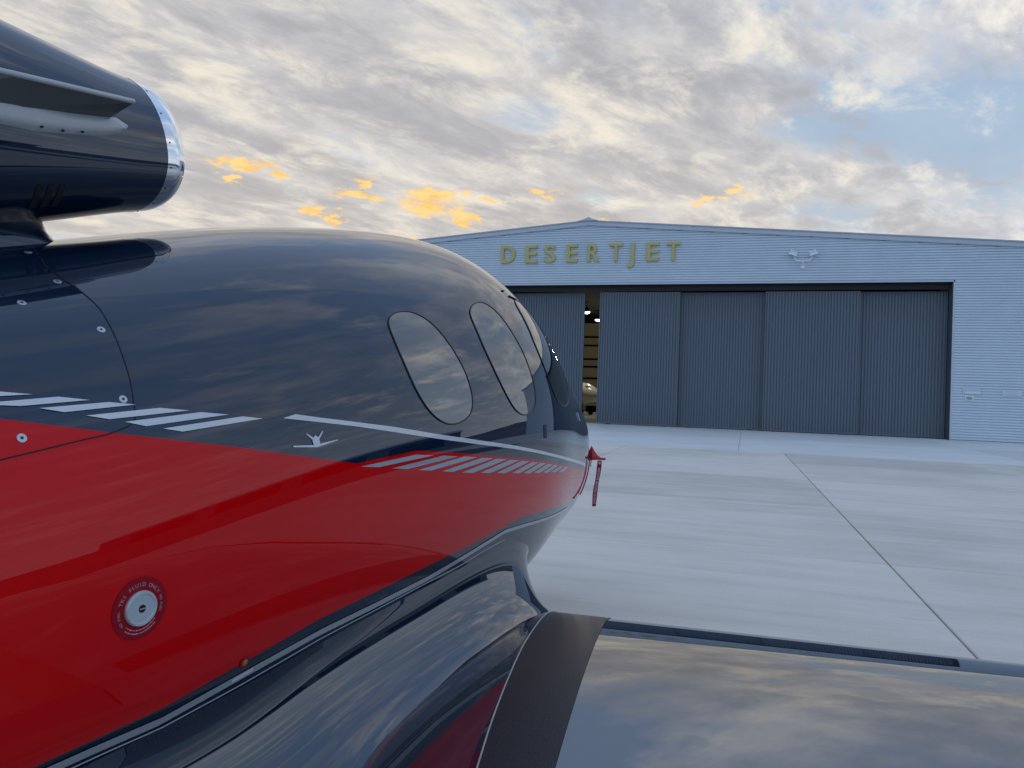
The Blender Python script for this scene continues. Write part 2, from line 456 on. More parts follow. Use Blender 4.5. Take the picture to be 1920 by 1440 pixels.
# gable fascia
for s_, ue in ((1, U1 + .3), (-1, U0 - .3)):
    z1 = roofz(ue)
    V = []
    for n in (NWL - .10, NWL + .12):
        V += [(PEAK_U, n, ROOF0 - .16), (ue, n, z1 - .16), (ue, n, z1 + .06), (PEAK_U, n, ROOF0 + .06)]
    fixn(mesh('fascia', V, [(0, 1, 2, 3), (7, 6, 5, 4), (0, 4, 5, 1), (1, 5, 6, 2), (2, 6, 7, 3), (3, 7, 4, 0)], 'trim', hg))
    V = []
    for n in (NWL - .14, NWL + 60):
        V += [(PEAK_U, n, ROOF0 + .065), (ue + s_ * .1, n, z1 + .055), (ue + s_ * .1, n, z1 + .115), (PEAK_U, n, ROOF0 + .125)]
    fixn(mesh('roof_sheet', V, [(0, 1, 2, 3), (7, 6, 5, 4), (0, 4, 5, 1), (1, 5, 6, 2), (2, 6, 7, 3), (3, 7, 4, 0)], 'roof', hg))
V = []
for n in (NWL - .2, NWL + 60):
    V += [(PEAK_U - .55, n, ROOF0 + .08), (PEAK_U + .55, n, ROOF0 + .08), (PEAK_U + .22, n, ROOF0 + .17), (PEAK_U, n, ROOF0 + .27), (PEAK_U - .22, n, ROOF0 + .17)]
fixn(mesh('ridge_cap', V, [(0, 1, 2, 3, 4), (9, 8, 7, 6, 5)] + [(i, (i + 1) % 5, 5 + (i + 1) % 5, 5 + i) for i in range(5)], 'trim', hg))
# outer side and rear walls, interior
for a, b_ in ((U1 - .1, U1), (U0, U0 + .1)):
    MB().box(a, b_, NWL + .23, NWL + 59.8, 0, roofz(a) - .05).build('end_wall', 'siding', hg)
DEEP = NWL + 34
MB().box(U0 + .2, U1 - .2, NWL + .3, DEEP + .2, -.02, .012).build('hangar_floor', 'concrete2', hg)
MB().box(U0 + .2, U1 - .2, DEEP, DEEP + .1, .013, 8.715).build('rear_wall', 'tan', hg)
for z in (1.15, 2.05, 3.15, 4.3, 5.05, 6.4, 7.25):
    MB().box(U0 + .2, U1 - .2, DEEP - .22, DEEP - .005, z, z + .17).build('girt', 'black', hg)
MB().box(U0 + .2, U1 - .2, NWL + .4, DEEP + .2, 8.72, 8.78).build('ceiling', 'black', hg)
# door leaves
def leaf(u0, u1, n0, z1=7.27):
    L = empty_part('door_leaf', hg)
    k = max(2, round((u1 - u0 - .12) / .147)); p = (u1 - u0 - .12) / k
    mb = MB(); z0 = .05
    prof = []
    for i in range(k):
        a = u0 + .06 + i * p
        prof += [(a, .045), (a + p * .16, .045), (a + p * .32, 0), (a + p * .86, 0)]
    prof.append((u1 - .06, .045))
    V = []
    for a, d in prof: V += [(a, n0 + d, z0 + .06), (a, n0 + d, z1 - .06)]
    F = [(2 * i, 2 * i + 2, 2 * i + 3, 2 * i + 1) for i in range(len(prof) - 1)]
    mesh('rib_panel', V, F, 'door', L)
    mb = MB()
    mb.box(u0, u0 + .06, n0 - .012, n0 + .16, z0, z1).box(u1 - .06, u1, n0 - .012, n0 + .16, z0, z1)
    mb.box(u0 + .06, u1 - .06, n0 - .008, n0 + .16, z0, z0 + .06).box(u0 + .06, u1 - .06, n0 - .008, n0 + .16, z1 - .06, z1)
    mb.build('leaf_frame', 'door', L)
    mb = MB(); mb.box(u0 + .06, u1 - .06, n0 + .06, n0 + .15, z0 + .06, z1 - .06); mb.build('leaf_back', 'doorframe', L)
    for a in (u0 + .5, u1 - .8):
        mb = MB(); mb.box(a, a + .3, n0 + .05, n0 + .11, .012, z0); mb.build('roller', 'black', L)
    mb = MB(); mb.box(u0 + .02, u0 + .05, n0 - .005, n0 + .1, z1 + .001, HEAD - .026); mb.build('guide', 'doorframe', L)
    return L
def empty_part(name, parent):
    o = bpy.data.objects.new(name, None); COL.objects.link(o); o.parent = parent; return o
N0 = NWL + .50
leaf(5.36, 9.40, N0 + .30)
leaf(.87, 5.42, N0 + .0)
leaf(-3.54, .93, N0 + .30)
leaf(-7.83, -3.48, N0 + .0)
leaf(-13.05, -8.74, N0 + .30)
leaf(-17.45, -13.0, N0 + .0)
leaf(-21.9, -17.4, N0 + .30)
leaf(-26.4, -21.85, N0 + .0)
# lamps burning inside
def high_bay(u, n, z, power):
    R0 = empty('hanging_lamp', None, None)
    c_, s_ = cos(-YW), sin(-YW)
    R0.location = (u * c_ - n * s_, u * s_ + n * c_, z); R0.rotation_euler = (0, 0, -YW)
    ring = []
    prof = [(.02, .35), (.10, .34), (.16, .22), (.30, .0)]
    V = [];
    for r, zz_ in prof:
        for j in range(16): V.append((r * cos(2 * pi * j / 16), r * sin(2 * pi * j / 16), zz_))
    mesh('lamp_shade', V, grid_faces(4, 16, True), 'black', R0, True)
    V = []
    for i in range(6):
        th = -pi / 2 + i / 5 * (pi / 2); r = .27 * cos(th); zz_ = .02 + .18 * sin(th)
        for j in range(16): V.append((max(r, .003) * cos(2 * pi * j / 16), max(r, .003) * sin(2 * pi * j / 16), zz_))
    mesh('bulb', V, grid_faces(6, 16, True), 'glow', R0, True)
    MB().tube([(0, 0, .34), (0, 0, 8.715 - z)], .015, 6).build('stem', 'black', R0)
    li = bpy.data.lights.new('bay_light', 'POINT'); li.energy = power * .8; li.color = (1, .9, .7); li.shadow_soft_size = .2
    lo = bpy.data.objects.new('bay_light', li); COL.objects.link(lo); lo.parent = R0; lo.location = (0, 0, -1.8)
    return R0
tag(high_bay(-11.83, 58, 7.95, 260), 'larger glowing lamp hung high inside the hangar, seen through the door gap', 'lamp', 'hangar ceiling lamps')
tag(high_bay(-12.05, 64, 7.95, 260), 'smaller glowing lamp further back inside the hangar, at the gap edge', 'lamp', 'hangar ceiling lamps')

def hloc(u, n, z):
    c_, s_ = cos(-YW), sin(-YW)
    return (u * c_ - n * s_, u * s_ + n * c_, z)
# aircraft parked inside (only a sliver shows through the gap)
pl = empty('parked_airplane', 'white rounded aeroplane nose inside the hangar, seen through the door gap', 'airplane', hloc(-13.0, 60, 0.012), -YW - .5)
V = []; prof = [(-2.6, .05, 1.55), (-2.45, .32, 1.55), (-2.1, .55, 1.6), (-1.5, .75, 1.68), (-.6, .85, 1.75), (1.5, .85, 1.75), (4, .5, 1.9), (5.5, .12, 2.1)]
for x, r, zc in prof:
    for j in range(20): V.append((-x, r * cos(2 * pi * j / 20), zc + r * sin(2 * pi * j / 20)))
fixn(mesh('fuselage', V, grid_faces(len(prof), 20, True) + [tuple(range(20)), tuple(range(140, 160))], 'planewhite', pl, True))
MB().box(-1.3, .3, -5.5, 5.5, 1.02, 1.14).build('wing', 'planewhite', pl)
MB().box(1.22, 1.75, -.5, .5, 1.98, 2.26).build('windscreen', 'lens', pl)
for x, y in ((1.7, 0), (-.6, 1.6), (-.6, -1.6)):
    mb = MB(); mb.tube([(x, y, .2), (x, y, 1.06)], .05, 8)
    mb.build('gear_leg', 'gearsteel', pl)
    MB().tube([(x, y - .07, .2), (x, y + .07, .2)], .2, 16).build('wheel', 'tyre', pl)
be = empty('work_bench', 'pale bench with dark legs on the hangar floor, seen through the gap', 'bench', hloc(-10.9, 57, .012), -YW)
MB().box(-1.0, 1.0, -.4, .4, .84, .9).build('bench_top', 'planewhite', be)
for x in (-.9, .9):
    for y in (-.3, .3): MB().box(x - .04, x + .04, y - .04, y + .04, 0, .84).build('leg', 'black', be)
MB().box(-.5, .2, -.3, .3, .3, .75).build('drawer_box', 'black', be)

# ------------------------------------------------------------------ sign letters
sg_ = empty('wall_sign', 'raised gold capital letters reading DESERTJET on the hangar gable', 'sign', hloc(-8.5, NWL - .06, 8.87), -YW)
letters = [('D', -13.48, -12.65), ('E', -12.03, -11.35), ('S', -10.97, -10.30), ('E', -9.68, -9.05), ('R', -8.50, -7.83), ('T', -7.27, -6.58), ('J', -6.31, -5.93), ('E', -5.28, -4.62), ('T', -4.22, -3.52)]
for ch, a, b_ in letters:
    V, F = text_mesh(ch, 1.36, .05, .028)
    V = np.array(V)
    x0, x1 = V[:, 0].min(), V[:, 0].max(); y0, y1 = V[:, 1].min(), V[:, 1].max()
    H = 1.0
    V[:, 0] = (V[:, 0] - x0) / (x1 - x0) * (b_ - a) + a + 8.5
    if ch == 'J': V[:, 1] = (V[:, 1] - y0) / (y1 - y0) * (H + .36) - .36
    else: V[:, 1] = (V[:, 1] - y0) / (y1 - y0) * H
    W_ = np.stack([V[:, 0], -V[:, 2], V[:, 1]], 1)
    fixn(mesh('letter', W_, F, 'brass', sg_))
# twin floodlight
fl = empty('floodlight', 'pale twin-arm floodlight fixed to the siding right of the gold letters', 'floodlight', hloc(2.6, NWL, 8.38), -YW)
MB().box(-.09, .09, -.12, .04, -.02, .16).build('wall_box', 'lampgrey', fl)
pts = [(0, -.1, .1), (0, -.22, .2), (0, -.25, .34)]
MB().tube(pts, .035).build('bracket', 'lampgrey', fl)
for s_ in (-1, 1):
    pts = [(0, -.25, .34), (s_ * .22, -.25, .34), (s_ * .36, -.25, .40), (s_ * .42, -.25, .52), (s_ * .43, -.25, .70)]
    MB().tube(pts, .03).build('arm', 'lampgrey', fl)
    h = empty_part('lamp_head', fl); h.location = (s_ * .47, -.25, .74); h.rotation_euler = (radians(24), s_ * radians(-18), 0)
    V = []
    for (x, y, z_) in ((.17, .10, .10), (.17, .10, .02), (.20, .16, -.07)):
        V += [(-x, -y, z_), (x, -y, z_), (x, y, z_), (-x, y, z_)]
    fixn(mesh('housing', V, grid_faces(3, 4, True) + [(0, 1, 2, 3)], 'lampgrey', h))
    MB().box(-.17, .17, -.13, .13, -.075, -.06).build('lens', 'lens', h)
# plates on the right wall
def plate(u0, u1, z0, z1, mat, label, extra=None):
    p = empty('wall_plate', label, 'sign', hloc((u0 + u1) / 2, NWL, z0), -YW)
    w_ = (u1 - u0) / 2
    MB().box(-w_, w_, -.035, .035, 0, z1 - z0).build('panel', mat, p)
    if extra: extra(p, w_, z1 - z0)
    return p
plate(9.95, 10.75, 2.23, 2.56, 'plate', 'plain pale blue plate on the siding beside the door jamb',
      lambda p, w_, h: MB().box(-w_ * .75, w_ * .9, -.045, -.036, h * .12, h * .38).build('pale_strip', 'signwhite', p))
def emb(p, w_, h):
    V = [(0, -.05, h * .45)]; n = 20
    for j in range(n): V.append((w_ * .8 * cos(2 * pi * j / n), -.05, h * .52 + h * .36 * sin(2 * pi * j / n)))
    fixn(mesh('emblem', V, [(0, 1 + j, 1 + (j + 1) % n) for j in range(n)], 'greenish', p))
plate(10.05, 10.43, 1.93, 2.15, 'signwhite', 'small white and green emblem plate below the plain blue plate', emb)
plate(11.62, 12.42, 2.2, 2.5, 'siding', 'blue-grey plate with two pale bars, further along the siding',
      lambda p, w_, h: [MB().box(-w_ * .7, w_ * .65, -.045, -.036, h * a, h * (a + .2)).build('pale_bar', 'plate', p) for a in (.15, .6)])

# ------------------------------------------------------------------ far surroundings (seen mirrored in the paint)
nb = empty('distant_hangar', 'low dark hangar with open bays, mirrored in the nose of the jet', 'hangar', (85, 30, 0), radians(-62))
MB().box(-24, 24, 0, 18, -.02, 4.6).build('wall', 'bldg', nb)
V = [(-24.5, -.6, 4.61), (24.5, -.6, 4.61), (24.5, 18.6, 4.61), (-24.5, 18.6, 4.61), (-24.5, 9, 5.8), (24.5, 9, 5.8)]
fixn(mesh('roof', V, [(0, 1, 5, 4), (2, 3, 4, 5), (0, 4, 3), (1, 2, 5), (0, 3, 2, 1)], 'roof', nb))
for k in range(4):
    MB().box(-21 + k * 11, -13 + k * 11, -.06, -.005, 0, 3.7).build('bay_door', 'dark', nb)
V = []; F = []
nh = 160
for j in range(nh):
    a = 2 * pi * j / nh
    hgt = 22 + 16 * sin(3 * a + 1) + 12 * sin(7 * a + 2) + 8 * sin(17 * a) + random.uniform(-3, 3)
    for r, h in ((1500, -1), (1700, max(8, hgt) * .7), (1900, max(10, hgt)), (2300, -1)): V.append((r * sin(a), r * cos(a), h))
for j in range(nh):
    for k in range(3):
        a, b_ = j * 4 + k, ((j + 1) % nh) * 4 + k
        F.append((a, b_, b_ + 1, a + 1))
hl = fixn(mesh('hills', V, F, 'hill')); hl['kind'] = 'structure'

# ================================================================== THE JET
JA, JT = radians(22.0), 2.1
JLOC = (-JT * cos(JA), JT * sin(JA), 0)
jet = empty('light_jet', 'navy and red light jet with oval windows and engine on top', 'airplane', JLOC, -JA)
# local axes: x = right (t), y = forward (s), z = up
SE = 6.35
ST = np.array([-1.5, 0, 1.0, 2.0, 2.8, 3.6, 4.4, 5.2, 5.85, 6.22, 6.35])
PF = np.array([[1.65, 0.457, 1.05, 0.88], [1.757, 0.638, 0.975, 0.66], [1.864, 0.747, 1.104, 0.547], [2.119, 0.832, 1.288, 0.466], [2.291, 0.893, 1.348, 0.423], [2.347, 0.889, 1.378, 0.424], [2.072, 0.758, 1.285, 0.552], [1.706, 0.597, 1.246, 0.632], [1.284, 0.355, 1.14, 0.786], [1.126, 0.199, 1.075, 0.894], [1.05, 0.012, 1.04, 1.03]])
SG = np.sqrt(SE - ST)[::-1].copy(); PY = PF[::-1].copy(); PM = nat(SG, PY)
NU, NL = 2.15, 2.6
def sect(s): return nev(SG, PY, PM, np.sqrt(np.clip(SE - np.atleast_1d(s), 0, SE + 1.5)))
def surf_t(s, z):
    """half width of the fuselage at station s and height z"""
    s = np.atleast_1d(np.asarray(s, float)); z = np.atleast_1d(np.asarray(z, float))
    p = sect(s); d = z - p[:, 2]
    h = np.where(d > 0, p[:, 0] - p[:, 2], p[:, 2] - p[:, 3]); n = np.where(d > 0, NU, NL)
    return p[:, 1] * np.maximum(1 - np.abs(d / h)**n, 0)**(1 / n)
def gfun(Q):
    p = sect(Q[:, 1]); d = Q[:, 2] - p[:, 2]
    h = np.where(d > 0, p[:, 0] - p[:, 2], p[:, 2] - p[:, 3]); n = np.where(d > 0, NU, NL)
    return (np.abs(Q[:, 0] / np.maximum(p[:, 1], .01))**n + np.abs(d / np.maximum(h, .01))**n)**(1 / n)
def gnorm(Q, e=2e-3):
    Q = np.array(Q, float); G_ = []
    for k in range(3):
        D = np.zeros(3); D[k] = e
        A1, A0 = Q + D, Q - D
        G_.append((gfun(A1) - gfun(A0)))
    n = np.stack(G_, 1); return n / (np.linalg.norm(n, axis=1, keepdims=True) + 1e-12)
def on_surf(sz, off=0.):
    sz = np.array(sz, float); t_ = surf_t(sz[:, 0], sz[:, 1])
    Q = np.stack([t_, sz[:, 0], sz[:, 1]], 1); n = gnorm(Q)
    return Q + off * n, n
# livery boundaries (station, height)
REDTOP = np.array([(-1.5, 1.86), (0.2, 1.63), (0.9962, 1.516), (1.213, 1.483), (1.518, 1.44), (1.691, 1.412), (1.946, 1.372), (2.258, 1.394), (2.496, 1.374), (2.699, 1.355), (3.246, 1.299), (3.878, 1.225), (4.673, 1.13), (5.4, 1.075), (6.35, 1.045)])
REDBOT = np.array([(-1.5, 1), (0.2, 0.84), (1.043, 0.8446), (1.199, 0.8502), (1.331, 0.8549), (1.559, 0.8882), (1.849, 0.9328), (2.095, 0.952), (2.393, 0.9806), (2.771, 1.014), (3.155, 1.051), (3.558, 1.033), (4.3, 0.973), (4.743, 0.9399), (5.4, 0.925), (6, 0.96), (6.35, 1.035)])
def theta_of(s, z):
    p = sect(s); d = np.atleast_1d(z) - p[:, 2]
    h = np.where(d > 0, p[:, 0] - p[:, 2], p[:, 2] - p[:, 3]); n = np.where(d > 0, NU, NL)
    q = np.clip(np.abs(d / h), 0, .9999)
    return np.sign(d) * np.arcsin(q**(n / 2))
ss = np.unique(np.concatenate([SE - np.linspace(sqrt(SE + 1.5), 0.0, 230)**2, REDTOP[:, 0], REDBOT[:, 0]]))
th1 = theta_of(ss, np.interp(ss, REDTOP[:, 0], REDTOP[:, 1])); th2 = theta_of(ss, np.interp(ss, REDBOT[:, 0], REDBOT[:, 1]))
n_a, n_b, n_c = 34, 18, 26
pp = sect(ss); V = []
for i, s in enumerate(ss):
    th = np.concatenate([np.linspace(pi / 2, th1[i], n_a + 1)[:-1], np.linspace(th1[i], th2[i], n_b + 1)[:-1], np.linspace(th2[i], -pi / 2, n_c + 1)])
    zt, w_, zc, zb = pp[i]
    cs, sn = np.cos(th), np.sin(th)
    n = np.where(sn > 0, NU, NL); hh = np.where(sn > 0, zt - zc, zc - zb)
    tt = w_ * np.abs(cs)**(2 / n); z_ = zc + np.sign(sn) * hh * np.abs(sn)**(2 / n)
    right = np.stack([tt, np.full_like(tt, s), z_], 1)
    left = right[1:-1][::-1] * np.array([-1, 1, 1])
    V.append(np.concatenate([right, left]))
nv = len(V[0]); nr = n_a + n_b + n_c + 1
V = np.concatenate(V); F = grid_faces(len(ss), nv, True)
fm = []
for i in range(len(ss) - 1):
    for j in range(nv):
        jj = j if j < nr - 1 else (nv - 1 - j)
        fm.append(1 if n_a <= jj < n_a + n_b else 0)
nrm = gnorm(V)
F.append(tuple(range(nv))[::-1]); fm.append(0)
fus = mesh('fuselage', V, F, ['navy', 'red'], jet, True, nrm, fm)
# tail cone and V tail (behind the viewpoint)
V = []
for s, k, dz_ in ((-1.5, .995, 0), (-2.1, .72, .06), (-2.7, .42, .12), (-3.1, .08, .16)):
    zt, w_, zc, zb = sect(-1.5)[0]
    for j in range(40):
        a = 2 * pi * j / 40; V.append((k * w_ * cos(a), s, zc + dz_ + k * (zt - zc if sin(a) > 0 else zc - zb) * sin(a)))
fixn(mesh('tail_cone', V, grid_faces(4, 40, True) + [tuple(range(120, 160))], 'navy', jet, True))
for s_ in (-1, 1):
    V = []
    for (x, z_, y0, y1, th) in ((.18, 1.55, -2.75, -1.7, .05), (1.25, 2.75, -3.05, -2.45, .025)):
        nx, nz = -.71 * s_, .71
        for y in (y0, y1):
            for q in (-1, 1): V.append((s_ * x + nx * th * q, y, z_ + nz * th * q))
    fixn(mesh('tail_fin', V, [(0, 1, 3, 2), (4, 6, 7, 5), (0, 2, 6, 4), (1, 5, 7, 3), (0, 4, 5, 1), (2, 3, 7, 6)], 'navy', jet))

# ---- decals following the skin
def patch(name, quad, mat, parent=fus, off=.002, nu=14, nw=3):
    """quad in (s,z): a-b one long edge, d-c the other"""
    a, b_, c_, d = [np.array(q, float) for q in quad]
    P_ = []
    for i in range(nu + 1):
        u = i / nu
        for j in range(nw + 1):
            v = j / nw
            P_.append((a * (1 - u) + b_ * u) * (1 - v) + (d * (1 - u) + c_ * u) * v)
    Q, n = on_surf(P_, off)
    F = grid_faces(nu + 1, nw + 1)
    e = Q[F[0][1]] - Q[F[0][0]]; f = Q[F[0][3]] - Q[F[0][0]]
    if np.cross(e, f) @ n[0] < 0: F = [x[::-1] for x in F]
    return mesh(name, Q, F, mat, parent, True, n)
def ribbon(name, U, L, mat, parent=fus, off=.002, k=6, nw=2):
    U = np.array(U, float); L = np.array(L, float); P_ = []
    def res(A_):
        d = np.concatenate([[0], np.cumsum(np.linalg.norm(np.diff(A_, axis=0), axis=1))]); q = np.interp(np.linspace(0, 1, len(A_) * k), np.linspace(0, 1, len(A_)), d)
        return np.stack([np.interp(q, d, A_[:, 0]), np.interp(q, d, A_[:, 1])], 1)
    U, L = res(U), res(L)
    for i in range(len(U)):
        for j in range(nw + 1): P_.append(U[i] + (L[i] - U[i]) * j / nw)
    Q, n = on_surf(P_, off); F = grid_faces(len(U), nw + 1)
    e = Q[F[0][1]] - Q[F[0][0]]; f = Q[F[0][3]] - Q[F[0][0]]
    if np.cross(e, f) @ n[0] < 0: F = [x[::-1] for x in F]
    return mesh(name, Q, F, mat, parent, True, n)
def poly(name, pts, mat, parent=fus, off=.002, rings=5):
    pts = np.array(pts, float); c_ = pts.mean(0); n_ = len(pts); P_ = [c_]
    for r in range(1, rings + 1):
        for q in pts: P_.append(c_ + (q - c_) * r / rings)
    Q, n = on_surf(P_, off); F = [(0, 1 + j, 1 + (j + 1) % n_) for j in range(n_)]
    for r in range(rings - 1):
        o = 1 + r * n_
        for j in range(n_): F.append((o + j, o + n_ + j, o + n_ + (j + 1) % n_, o + (j + 1) % n_))
    e = Q[F[0][1]] - Q[F[0][0]]; f = Q[F[0][2]] - Q[F[0][0]]
    if np.cross(e, f) @ n[0] < 0: F = [x[::-1] for x in F]
    return mesh(name, Q, F, mat, parent, True, n)
def skin_tube(name, sz, r, mat, parent=fus, off=0., closed=False, n=6):
    sz = np.array(sz, float)
    if closed: sz = np.concatenate([sz, sz[:1]])
    d = np.concatenate([[0], np.cumsum(np.linalg.norm(np.diff(sz, axis=0), axis=1))]); q = np.linspace(0, d[-1], len(sz) * 5)
    sz = np.stack([np.interp(q, d, sz[:, 0]), np.interp(q, d, sz[:, 1])], 1)
    Q, _ = on_surf(sz, off)
    V_, F_ = tube(Q, r, n, not closed)
    return mesh(name, V_, F_, mat, parent, True)
whiteU = [(1.721, 1.519), (1.813, 1.509), (2.139, 1.476), (2.402, 1.443), (2.697, 1.41), (2.99, 1.378), (3.24, 1.347), (3.503, 1.313), (3.862, 1.267), (4.488, 1.196), (4.909, 1.147)]
whiteL = [(1.674, 1.509), (1.809, 1.496), (1.96, 1.481), (2.401, 1.427), (2.697, 1.394), (2.991, 1.363), (3.242, 1.333), (3.506, 1.298), (3.868, 1.252), (4.5, 1.176), (4.902, 1.12)]
ribbon('white_stripe', whiteU, whiteL, 'white')
marks = [[(0.843, 1.549), (0.973, 1.569), (1.069, 1.562), (0.96, 1.554)], [(0.955, 1.542), (1.116, 1.558), (1.176, 1.552), (1.039, 1.539)], [(1.071, 1.535), (1.215, 1.548), (1.273, 1.543), (1.116, 1.527)], [(1.157, 1.52), (1.327, 1.536), (1.399, 1.53), (1.203, 1.512)], [(1.235, 1.506), (1.428, 1.526), (1.505, 1.52), (1.281, 1.496)], [(1.319, 1.49), (1.544, 1.515), (1.606, 1.509), (1.366, 1.482)]]
for q in marks: patch('slanted_mark', q, 'white')
hatch = [[(1.965, 1.362), (2.257, 1.381), (2.365, 1.372), (2.051, 1.354)], [(2.12, 1.345), (2.424, 1.368), (2.529, 1.359), (2.204, 1.337)], [(2.268, 1.329), (2.574, 1.356), (2.673, 1.347), (2.346, 1.321)], [(2.418, 1.313), (2.713, 1.343), (2.812, 1.334), (2.496, 1.305)], [(2.558, 1.298), (2.838, 1.331), (2.941, 1.322), (2.64, 1.289)], [(2.702, 1.286), (2.968, 1.318), (3.068, 1.309), (2.782, 1.277)], [(2.844, 1.274), (3.095, 1.305), (3.192, 1.295), (2.921, 1.265)], [(2.996, 1.261), (3.219, 1.291), (3.314, 1.282), (3.072, 1.252)], [(3.124, 1.25), (3.338, 1.279), (3.43, 1.269), (3.197, 1.241)], [(3.256, 1.241), (3.457, 1.265), (3.555, 1.254), (3.332, 1.231)], [(3.388, 1.23), (3.577, 1.25), (3.678, 1.239), (3.464, 1.221)], [(3.525, 1.22), (3.712, 1.234), (3.823, 1.221), (3.607, 1.209)], [(3.684, 1.207), (3.849, 1.218), (3.971, 1.204), (3.776, 1.195)]]
for q in hatch: patch('hatch_mark', q, 'silverline')
silver = np.array([(0.3, 0.81), (0.9, 0.818), (1.186, 0.8213), (1.347, 0.8193), (1.576, 0.8507), (1.869, 0.887), (2.118, 0.9045), (2.417, 0.9313), (2.627, 0.9598), (2.808, 0.9866), (3.009, 1.012), (3.25, 1.003), (3.511, 0.9867), (3.892, 0.9621), (4.372, 0.9271)])
wd = np.interp(silver[:, 0], [.3, 2, 3, 4.4], [.011, .010, .008, .006])
ribbon('silver_stripe', silver + np.stack([0 * wd, wd], 1), silver - np.stack([0 * wd, wd], 1), 'silverline')
silver2 = [(0.3, 0.785), (0.9, 0.792), (1.223, 0.7971), (1.36, 0.7947), (1.593, 0.8196), (1.883, 0.8618), (2.13, 0.8839), (2.427, 0.9135), (2.643, 0.9317), (2.825, 0.9574), (3.032, 0.9736)]
skin_tube('fairing_edge', silver2, .0017, 'silverline', off=.0003)
body = poly('jet_emblem', [(1.782, 1.461), (1.788, 1.457), (1.795, 1.449), (1.796, 1.441), (1.794, 1.434), (1.785, 1.428), (1.769, 1.429), (1.77, 1.437), (1.767, 1.445), (1.768, 1.45), (1.776, 1.458)], 'white', off=.0022, rings=2)
for q in ([(1.693, 1.436), (1.778, 1.434), (1.777, 1.428), (1.693, 1.432)], [(1.783, 1.428), (1.871, 1.444), (1.869, 1.446), (1.793, 1.437)], [(1.746, 1.465), (1.768, 1.449), (1.774, 1.454), (1.749, 1.467)], [(1.79, 1.454), (1.811, 1.472), (1.815, 1.471), (1.794, 1.449)]):
    patch('emblem_stroke', q, 'white', body, off=.0018, nu=4, nw=1)
# access panel gap, screws
seam = [(1.374, 1.93), (1.337, 1.904), (1.302, 1.867), (1.299, 1.832), (1.309, 1.796), (1.313, 1.767), (1.304, 1.714), (1.292, 1.652), (1.283, 1.601), (1.272, 1.554), (1.266, 1.521), (1.258, 1.507), (1.241, 1.497), (1.217, 1.489), (1.189, 1.481), (1.131, 1.471), (1.05, 1.455), (0.976, 1.441), (0.7, 1.4), (0.4, 1.36)]
skin_tube('panel_gap', seam, .0016, 'gap', off=.0002)
def disc(name, Q, n, prof, mat, parent, seg=20):
    """lathe of (radius, height) about the skin normal"""
    n = n / np.linalg.norm(n); a = np.cross(n, [0, 0, 1.]); a /= np.linalg.norm(a); b_ = np.cross(n, a)
    V = []
    for r, h in prof:
        for j in range(seg): V.append(Q + n * h + r * (cos(2 * pi * j / seg) * a + sin(2 * pi * j / seg) * b_))
    k = len(prof)
    return fixn(mesh(name, V, grid_faces(k, seg, True) + [tuple((k - 1) * seg + j for j in range(seg))], mat, parent, False))
for (s, z_) in [(1.336, 1.912), (1.28, 1.825), (1.157, 1.759), (1.279, 1.711), (1.249, 1.555), (1.023, 1.479), (0.75, 1.68)]:
    Q, n = on_surf([(s, z_)], 0)
    sw = disc('screw', Q[0], n[0], [(.0095, -.002), (.0092, .0012), (.0035, .0016)], 'steel', fus)
    disc('screw_socket', Q[0], n[0], [(.0034, .0005), (.0033, .0021), (.001, .0021)], 'gap', sw, 6)
# filler cap with placard
CQ, Cn = on_surf([(1.229, 1.114)], 0); CQ, Cn = CQ[0], Cn[0]
ca = np.cross([0, 0, 1.], Cn); ca /= np.linalg.norm(ca); cb = np.cross(Cn, ca)     # ca ~ forward/back, cb ~ up
if ca[1] < 0: ca = -ca
def ring_pts(r, ang):   # point on the skin at polar coords in the tangent plane
    P_ = CQ + r * (cos(ang) * ca + sin(ang) * cb); return (P_[1], P_[2])
pl_ = poly('filler_placard', [ring_pts(.066, 2 * pi * j / 48) for j in range(48)], 'placard', off=.0012, rings=6)
cap_ = disc('filler_cap', CQ, Cn, [(.0375, -.002), (.0375, .006), (.0355, .0095), (.031, .0095), (.030, .0075), (.010, .0075)], 'aluminium', fus, 40)
disc('cap_socket', CQ, Cn, [(.0088, .006), (.0086, .0079), (.002, .0079)], 'dark', cap_, 16)
mbk = MB(); 
P0 = CQ + Cn * .0082; V = [P0 + x * ca + y * cb + z_ * Cn for (x, y, z_) in ((-.007, -.0012, 0), (.007, -.0012, 0), (.007, .0012, 0), (-.007, .0012, 0), (-.007, -.0012, .001), (.007, -.0012, .001), (.007, .0012, .001), (-.007, .0012, .001))]
mbk.add(V, BOXF); mbk.build('cap_slot', 'steel', cap_)
def ring_text(txt, r, ang_mid, size, flip=False, adv=.78, bold=0.0):
    n_ = len(txt); step = size * adv / r
    for i, ch in enumerate(txt):
        if ch == ' ': continue
        V, F = text_mesh(ch, size, 0, bold)
        V = np.array(V)
        off_a = (i - (n_ - 1) / 2) * step
        ang = ang_mid - off_a if not flip else ang_mid + off_a
        P_ = []
        for x, y, _ in V:
            rr = r + y if not flip else r - y
            da = x / r
            a2 = ang - da if not flip else ang + da
            P_.append(ring_pts(rr, a2))
        Q, n = on_surf(P_, .0019)
        F = [tuple(f) for f in F]
        mesh('placard_letter', Q, F, 'text', pl_, False)
ring_text('TKS FLUID ONLY', .0465, radians(97), .0112, adv=.70, bold=.0002)
ring_text('NO FUEL', .0485, radians(196), .0080, adv=.62, bold=.0002)
ring_text('NO FUEL', .0485, radians(0), .0080, adv=.62, bold=.0002)
